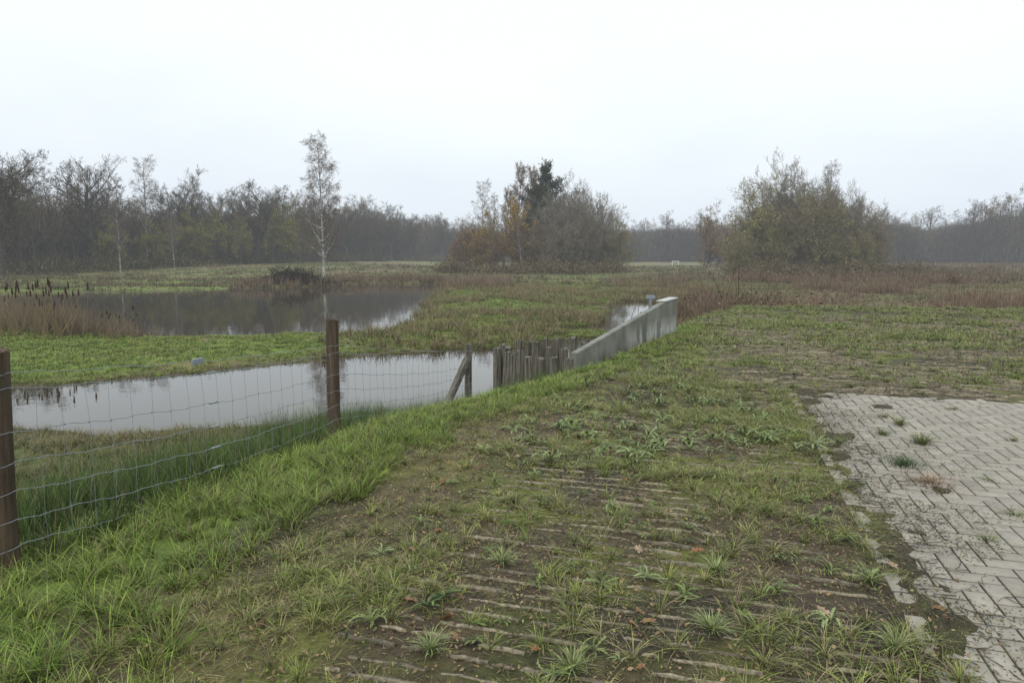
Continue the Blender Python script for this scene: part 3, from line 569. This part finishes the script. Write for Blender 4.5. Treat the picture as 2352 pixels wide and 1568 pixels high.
MM,nt,b=nmat('galvanised_steel');nt.links.new(mix(nt,noise(nt,40,3),(.2,.23,.26),(.36,.39,.42)),b.inputs['Base Color']);b.inputs['Metallic'].default_value=.4;b.inputs['Roughness'].default_value=.5
V1,F1=box(-.03,.03,-.03,.03,-1.4,.5);V2,F2=box(-.1,.1,-.035,.035,.5,.58)
e=obj('sluice_spindle',pymesh('sluice_spindle',V1+V2,F1+[tuple(i+8 for i in f) for f in F2],.004),MM,label='grey steel sluice spindle beside the wing wall',cat='sluice handle',loc=(3.06,15.1,.24))
# ------------------------------------------------------------ timber
MWd,nt,b=nmat('weathered_timber');tc=N_(nt,'ShaderNodeTexCoord');mp=N_(nt,'ShaderNodeMapping');mp.inputs['Scale'].default_value=(30,30,2.2);nt.links.new(tc.outputs['Object'],mp.inputs[0])
nn=noise(nt,1,5,.65,mp.outputs[0]);c=mix(nt,rng_(nt,nn,.35,.65,0,1),(.035,.032,.026),(.22,.205,.17));c=mix(nt,rng_(nt,noise(nt,7,3),.5,.7,0,.5),c,(.07,.075,.045));nt.links.new(c,b.inputs['Base Color']);b.inputs['Roughness'].default_value=.8;bump(nt,b,nn,.9,.014)
MBr,nt,b=nmat('brown_treated_timber');tc=N_(nt,'ShaderNodeTexCoord');mp=N_(nt,'ShaderNodeMapping');mp.inputs['Scale'].default_value=(25,25,1.8);nt.links.new(tc.outputs['Object'],mp.inputs[0])
nn=noise(nt,1,5,.65,mp.outputs[0]);c=mix(nt,rng_(nt,nn,.35,.65,0,1),(.035,.025,.017),(.115,.08,.055));c=mix(nt,rng_(nt,noise(nt,5,3),.52,.7,0,.4),c,(.09,.085,.06));nt.links.new(c,b.inputs['Base Color']);b.inputs['Roughness'].default_value=.7;bump(nt,b,nn,.6,.008)
def post(name,r,H,sides=14,square=False,below=.6,jag=.006):
    V=[];zs=[-below,0,H*.35,H*.7,H-.012,H];F=[]
    for j,z in enumerate(zs):
        rr=r*(1-.03*j/5)-(.012 if j==5 else 0)
        for s in range(sides):
            a=2*math.pi*s/sides+.3; q=rr*(1+ (.05*math.sin(3*a+j) if not square else 0))
            if square: m_=max(abs(math.cos(a)),abs(math.sin(a)));q=rr*min(1/m_,1.28)
            V.append((q*math.cos(a)+.006*math.sin(j*2.1),q*math.sin(a),z+(R.normal(0,jag) if j>=4 else 0)))
    for j in range(5):
        for s in range(sides): t=(s+1)%sides;F.append((j*sides+s,j*sides+t,(j+1)*sides+t,(j+1)*sides+s))
    F.append(tuple(range(5*sides,6*sides)));return pymesh(name,V,F)
PM=[post('stake',.076,1.5,12,k%2==1,.6,.016) for k in range(6)]
PG='weathered timber piles beside the wing wall'
for k,(px,py_,d) in enumerate([(1141,800,12.9),(1154,790,13.2),(1168,796,13.4),(1187,781,13.6),(1207,785,13.7),(1230,784,13.6),(1254,776,13.8),(1283,777,13.9),(1315,775,14.0),(1343,779,14.2),
    (1160,808,12.3),(1178,814,12.1),(1197,806,11.9),(1219,819,11.8),(1247,820,11.5),(1284,821,11.2),(1312,824,10.7),(1338,786,13.0),(1268,798,12.7),(1300,800,12.3)]):
    x=(px-1176)/1568*d;v_=(784-py_)/1568;z=1.7-d*(.1253-.9921*v_)/(.9921+.1253*v_)
    o=obj('timber_pile',PM[k%6],MWd,label='short weathered grey timber pile by the water',cat='post',group=PG,loc=(x,d,z-1.5));o.rotation_euler=(R.normal(0,.025),R.normal(0,.035),R.uniform(0,6));o.scale=(R.uniform(.75,1.15),R.uniform(.75,1.15),1)
# fence
fence=obj('wire_fence',None,label='wire mesh sheep fence on round brown posts',cat='fence',loc=(0,0,0))
P1=np.array([-2.79,3.63]);P2=np.array([-1.83,6.88]);P3=np.array([-.70,10.8]);P0=np.array([-3.85,.3])
zt=[1.25,1.2,1.06,.30];pp=[P0,P1,P2,P3]
for k in range(3):
    H=1.5;p=pp[k];o=obj('post',post('post',.064,H,16),MBr,parent=fence,loc=(p[0]-(.04 if k==1 else 0),p[1],zt[k]-H));o.rotation_euler=(0,.035 if k==1 else .005,0)
o=obj('post',post('post',.058,1.3,12,True),MWd,parent=fence,loc=(P3[0],P3[1],zt[3]-1.3));o['label']='weathered grey end post'
a_=np.array([P3[0]+.0,P3[1]-.09,.08]);b2=np.array([P3[0]-.50,P3[1]-.75,-1.0])
me=post('brace',.05,float(np.linalg.norm(a_-b2)),10,True,.1);o=obj('brace',me,MWd,parent=fence,loc=b2);o.rotation_euler=Vector(a_-b2).to_track_quat('Z','Y').to_euler();o['label']='leaning grey timber brace'
HT=[[1.09,1.0,.77,.6,.44,.28,.13],[1.07,.985,.75,.58,.417,.26,.115],[.80,.72,.50,.34,.19,.04,-.09],[.19,.12,-.06,-.2,-.33,-.45,-.56]]
parts=[]
off=np.array([.07,-.02])
def wpt(seg,t,h):
    p=pp[seg]*(1-t)+pp[seg+1]*t+off; zz=HT[seg][h]*(1-t)+HT[seg+1][h]*t; sag=.035*math.sin(math.pi*t)*(1+.3*h%2)
    return np.array([p[0],p[1],zz-sag+.006*math.sin(t*37+h*2)])
for seg in range(3):
    Ls=np.linalg.norm(pp[seg+1]-pp[seg]);nv=int(Ls/.16)
    for h in range(7):
        m=nv*4;q=np.array([wpt(seg,i/m,h)+np.array([0,0,.0035*math.sin(i*math.pi/2)]) for i in range(m+1)])[None]
        parts.append(tubes(q,np.full((1,m+1),.0021),4))
    for i in range(1,nv):
        t=i/nv;q=np.array([wpt(seg,t+R.normal(0,.002),h)+np.array([R.normal(0,.004),0,0]) for h in range(1,7)])[None];parts.append(tubes(q,np.full((1,6),.0012),4))
        for h in range(1,7):
            c0=wpt(seg,t,h);kq=np.array([c0+[0,0,-.008],c0,c0+[0,0,.008]])[None];parts.append(tubes(kq,np.array([[.002,.0035,.002]]),5))
for h in range(1,7):
    c0=wpt(1,.46,h);q=np.array([c0-[.02,.04,-.004],c0-[.01,.02,0],c0,c0+[.01,.02,0],c0+[.02,.04,.004]])[None];parts.append(tubes(q,np.array([[.004,.009,.007,.009,.004]]),6))
V,F,C=cat([(v,f,np.array((.4,.44,.48))) for v,f in parts])
obj('wire_mesh',mk('wire_mesh',V,F,C),MM,parent=fence)
c0=wpt(1,.42,0);ang=math.atan2(P2[1]-P1[1],P2[0]-P1[0])
o=obj('wire_tensioner',pymesh('wire_tensioner',*box(-.055,.055,-.015,.015,-.022,.022),.005),MM,parent=fence,loc=c0);o.rotation_euler=(0,0,ang)
# distant white barrier
gx,gy=at(1549,150)
V=[];F=[]
for bx in (box(-.75,-.65,-.04,.04,0,1),box(.65,.75,-.04,.04,0,1),box(-.649,.649,-.04,.04,.85,.98)):
    o_=len(V);V+=bx[0];F+=[tuple(i+o_ for i in f) for f in bx[1]]
MWh,nt,b=nmat('white_paint');nt.links.new(mix(nt,noise(nt,5,2),(.6,.6,.6),(.75,.75,.75)),b.inputs['Base Color'])
obj('barrier_rail',pymesh('barrier_rail',V,F),MWh,label='small white barrier across the far track',cat='barrier',loc=(gx,gy,gz(gx,gy)))
# ------------------------------------------------------------ foreground plants
def rosette(n,L,wd,ca,cb,serr=.45,rise=.5):
    V=[];F=[];C=[]
    for k in range(n):
        az=k*2.4+R.normal(0,.4);l=L*R.uniform(.4,1.15);rs=rise*R.uniform(.2,1.6);m=12;cc=colr(1,ca,cb,.25)[0];base=len(V);bend=R.normal(0,.5)
        for i in range(m+1):
            t=i/m;r=l*t;z=.008+l*rs*(t-t*t*.8);wv=wd*l*math.sin(math.pi*min(1,t*.92+.06))**.7*(1-serr*(i%2));a2=az+bend*t
            for s in (-1,0,1):
                V.append((r*math.cos(a2)-s*wv*math.sin(a2),r*math.sin(a2)+s*wv*math.cos(a2),z+abs(s)*wv*.35));C.append(cc*(1.15 if s==0 else 1)*(.6+.4*t))
        for i in range(m):
            for s in (0,1): p=base+i*3+s;F.append((p,p+1,p+4,p+3))
    return np.array(V),np.array(F),np.array(C)
RS=[]
for k in range(3):
    RS.append([mk('rosette',*rosette(13,.10,.10,(.11,.16,.04),(.18,.22,.07),.65,.9)),mk('rosette',*rosette(11,.085,.13,(.06,.11,.03),(.10,.15,.04),.5,.5)),mk('rosette',*rosette(16,.10,.09,(.15,.21,.075),(.24,.29,.12),.7,1.0)),mk('rosette',*rosette(9,.06,.18,(.10,.14,.03),(.16,.2,.06),.2,.5))])
spots=[(-.4,3.11,1,1.3),(-.33,3.2,1,1),(.70,3.42,2,1.2),(.315,5.38,2,1.7),(.46,3.35,0,1),(1.34,3.24,0,1.1),(1.5,3.6,2,1.1)]
for (cx,cy,sp) in ((1.75,8.1,.5),(2.3,7.0,.5),(2.3,6.2,.35),(.7,6.4,.5),(1.2,7.1,.5),(1.4,5.9,.3)):
    for k in range(17): spots.append((cx+R.normal(0,sp),cy+R.normal(0,sp*.7),int(R.choice([0,2])),R.uniform(.9,1.7)))
for k in range(140):
    u=R.uniform(-1.9,.9);v=R.uniform(2.4,9.5);x,y=XY(u,v);spots.append((x,y,int(R.choice([0,0,1,2,2,3])),R.uniform(.4,1.0)))
LB=['spiny green thistle rosette on mossy grid paving','dark green dandelion rosette on mossy grid paving','pale jagged thistle plant on mossy grid paving','small broad-leaved weed on mossy grid paving']
for (x,y,t,s) in spots:
    if UV(x,y)[0]>1.0 and UV(x,y)[1]<9.1: continue
    o=obj(['thistle_plant','dandelion_plant','thistle_plant','weed_plant'][t],RS[int(R.integers(0,3))][t],MGR,label=LB[t],cat='plant',group='weeds growing through the paving',loc=(x,y,gz(x,y)+.01));o.rotation_euler=(R.normal(0,.15),R.normal(0,.15),R.uniform(0,6));o.scale=(s,s,s*R.uniform(.7,1.4))
def tuft_obj(x,y,n,h,ca,cb,lab,sp=.03,lean=(.3,1.3),w=(.003,.006)):
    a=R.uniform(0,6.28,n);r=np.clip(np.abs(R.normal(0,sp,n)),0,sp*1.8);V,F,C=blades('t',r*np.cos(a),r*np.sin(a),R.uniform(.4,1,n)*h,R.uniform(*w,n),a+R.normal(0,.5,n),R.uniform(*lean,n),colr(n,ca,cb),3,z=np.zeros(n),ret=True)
    obj('grass_tuft',mk('grass_tuft',V,F,C),MGR,label=lab,cat='grass tuft',loc=(x,y,gz(x,y)+.01))
for (x,y,n,h,sp) in ((3.71,6.02,220,.17,.045),(3.91,7.03,90,.08,.04),(3.53,6.33,120,.12,.03),(3.9,6.7,140,.15,.03),(4.6,6.1,60,.07,.03),(3.6,8.6,120,.1,.06),(5.2,8.6,120,.1,.06),(4.4,8.7,120,.1,.07),(2.9,6.9,90,.1,.05),(3.3,4.3,80,.07,.04),(4.3,5.2,70,.06,.04),(2.95,6.0,110,.09,.06),(4.9,7.4,70,.07,.04),(2.85,3.9,90,.08,.04),(3.6,5.0,60,.06,.03),(5.0,8.2,90,.09,.05),(3.1,7.9,120,.11,.06)):
    tuft_obj(x,y,n,h,(.09,.13,.03),(.22,.23,.08),'green grass tuft growing between paving blocks',sp)
tuft_obj(3.18,5.38,320,.12,(.04,.08,.025),(.09,.13,.04),'dark green clump growing between paving blocks',.09)
tuft_obj(3.12,4.95,420,.08,(.2,.13,.07),(.3,.2,.12),'dried brown grass clump on paving blocks',.14,(.8,2.2))
tuft_obj(2.62,3.1,220,.16,(.1,.17,.03),(.2,.23,.05),'green grass tuft at edge of paving blocks',.05)
for (x,y) in ((-.35,2.75),(1.87,3.38),(.25,2.62),(.9,2.9),(1.1,3.5),(-.05,3.6),(1.65,2.75)):
    tuft_obj(x,y,100,.13,(.16,.21,.07),(.29,.33,.13),'pale green spiky grass tuft on mossy paving',.02,(.5,1.4),(.004,.007))
# twigs/dark roots on soil & paving edge
n=1000;u=np.concatenate([R.uniform(-1.8,1.1,300),1.0+np.abs(R.normal(0,.3,500)),R.uniform(1,3.0,200)]);v=np.concatenate([R.uniform(2,9.5,300),R.uniform(1.5,9.2,700)])
k=(u<1.4)|(fbm(u*1.5,v*1.5,111)>.54);u=u[k];v=v[k];n=len(u)
x,y=XY(u,v);P=np.stack([x,y,np.maximum(height(x,y),np.where(u>.9,.010,-1))+.006],1);a=R.uniform(0,6.28,n);D=np.stack([np.cos(a),np.sin(a),R.normal(0,.05,n)],1)
p,rr=grow(P,D,R.uniform(.04,.22,n),R.uniform(.001,.0028,n),6,.28,0,.5);p[:,:,2]=np.maximum(P[:,2:3],p[:,:,2]*.3+P[:,2:3]*.7)
V,F=tubes(p,rr,4);obj('fallen_twigs',mk('fallen_twigs',V,F,np.tile((.045,.035,.026),(len(V),1))),MGR,kind='stuff',cat='twigs')
n=26000;u=1.0+np.abs(R.normal(0,.5,n));v=R.uniform(1.4,9.2,n);k=(fbm(u*2,v*2,113)+R.random(n)*.1>.56)|(R.random(n)<np.exp(-(u-1)/.15)*.8);u=u[k];v=v[k];x,y=XY(u,v);n=len(x)
leafbits('soil_crumbs',x,y,np.maximum(height(x,y),.010)+.002,R.uniform(.003,.010,n),colr(n,(.045,.034,.02),(.13,.14,.04)),MGR,tilt=.3)
# fallen leaves
def leafmesh():
    m=14;V=[(0,0,.004)]
    for i in range(m*2):
        a=2*math.pi*i/(m*2);r=.05*(1-.45*(i%4==0))*(.6+.4*abs(math.cos(a)));V.append((r*math.cos(a),r*.75*math.sin(a),.006+R.uniform(0,.01)+.012*abs(math.sin(a))))
    F=[(0,i+1,(i+1)%(m*2)+1) for i in range(m*2)];return np.array(V),np.array(F)
LM=[]
for cc in ((.34,.25,.17),(.2,.12,.06),(.14,.07,.04),(.22,.11,.05)):
    V,F=leafmesh();LM.append(mk('fallen_leaf',V,F,np.tile(cc,(len(V),1))))
lp=[(1.47,3.05,0),(.55,2.95,1),(2.0,2.95,1),(-1.15,2.95,2),(-.58,3.75,1),(2.95,4.75,0),(-.3,3.0,3),(1.9,3.9,2),(.1,2.75,3),(-1.3,3.7,2)]
for k in range(40): x,y=XY(R.uniform(-2,1.2),R.uniform(2.3,7));lp.append((x,y,int(R.integers(0,4))))
for (x,y,t) in lp:
    o=obj('fallen_leaf',LM[t],MGR,label='curled brown autumn leaf lying on the ground',cat='leaf',group='fallen autumn leaves',loc=(x,y,max(gz(x,y),0)+.015));o.rotation_euler=(R.normal(0,.25),R.normal(0,.25),R.uniform(0,6));s=R.uniform(.4,.85);o.scale=(s,s,s)
# ------------------------------------------------------------ world, sun, camera
Wd=bpy.data.worlds.new('World');S.world=Wd;Wd.use_nodes=True;nt=Wd.node_tree
for n in list(nt.nodes): nt.nodes.remove(n)
tc=N_(nt,'ShaderNodeTexCoord');sp=N_(nt,'ShaderNodeSeparateXYZ');nt.links.new(tc.outputs['Generated'],sp.inputs[0])
mp=N_(nt,'ShaderNodeMapping');mp.inputs['Scale'].default_value=(1,1,2.5);nt.links.new(tc.outputs['Generated'],mp.inputs[0])
no=noise(nt,1.6,5,.5,mp.outputs[0])
hgt=M_(nt,'ADD',sp.outputs[2],rng_(nt,no,.3,.7,-.10,.10))
f=rng_(nt,hgt,.03,.32,0,1)
c=mix(nt,f,(.72,.785,.86),(.92,.98,1.0))
sky=N_(nt,'ShaderNodeTexSky',sky_type='NISHITA');sky.sun_disc=False;sky.sun_elevation=math.radians(50);sky.sun_rotation=math.radians(200)
sk=N_(nt,'ShaderNodeVectorMath',operation='SCALE');nt.links.new(sky.outputs[0],sk.inputs[0]);sk.inputs[3].default_value=.1
c=mix(nt,.03,c,sk.outputs[0])
bg=N_(nt,'ShaderNodeBackground');nt.links.new(c,bg.inputs[0]);bg.inputs[1].default_value=1.1
out=N_(nt,'ShaderNodeOutputWorld');nt.links.new(bg.outputs[0],out.inputs[0])
sl=bpy.data.lights.new('sun','SUN');sl.energy=1.5;sl.angle=math.radians(25);sl.color=(1,.95,.87);so=bpy.data.objects.new('sun',sl);COL.objects.link(so);so.rotation_euler=(math.radians(40),0,math.radians(-20))
cam=bpy.data.cameras.new('camera');co=bpy.data.objects.new('camera',cam);COL.objects.link(co);co.location=(0,0,1.7);co.rotation_euler=(math.radians(82.8),0,0)
cam.lens=24;cam.sensor_width=36;cam.clip_end=4000;cam.clip_start=.05;S.camera=co
S.view_settings.view_transform='Standard';S.view_settings.look='None';S.view_settings.exposure=0
print('faces',sum(len(m.polygons) for m in bpy.data.meshes))
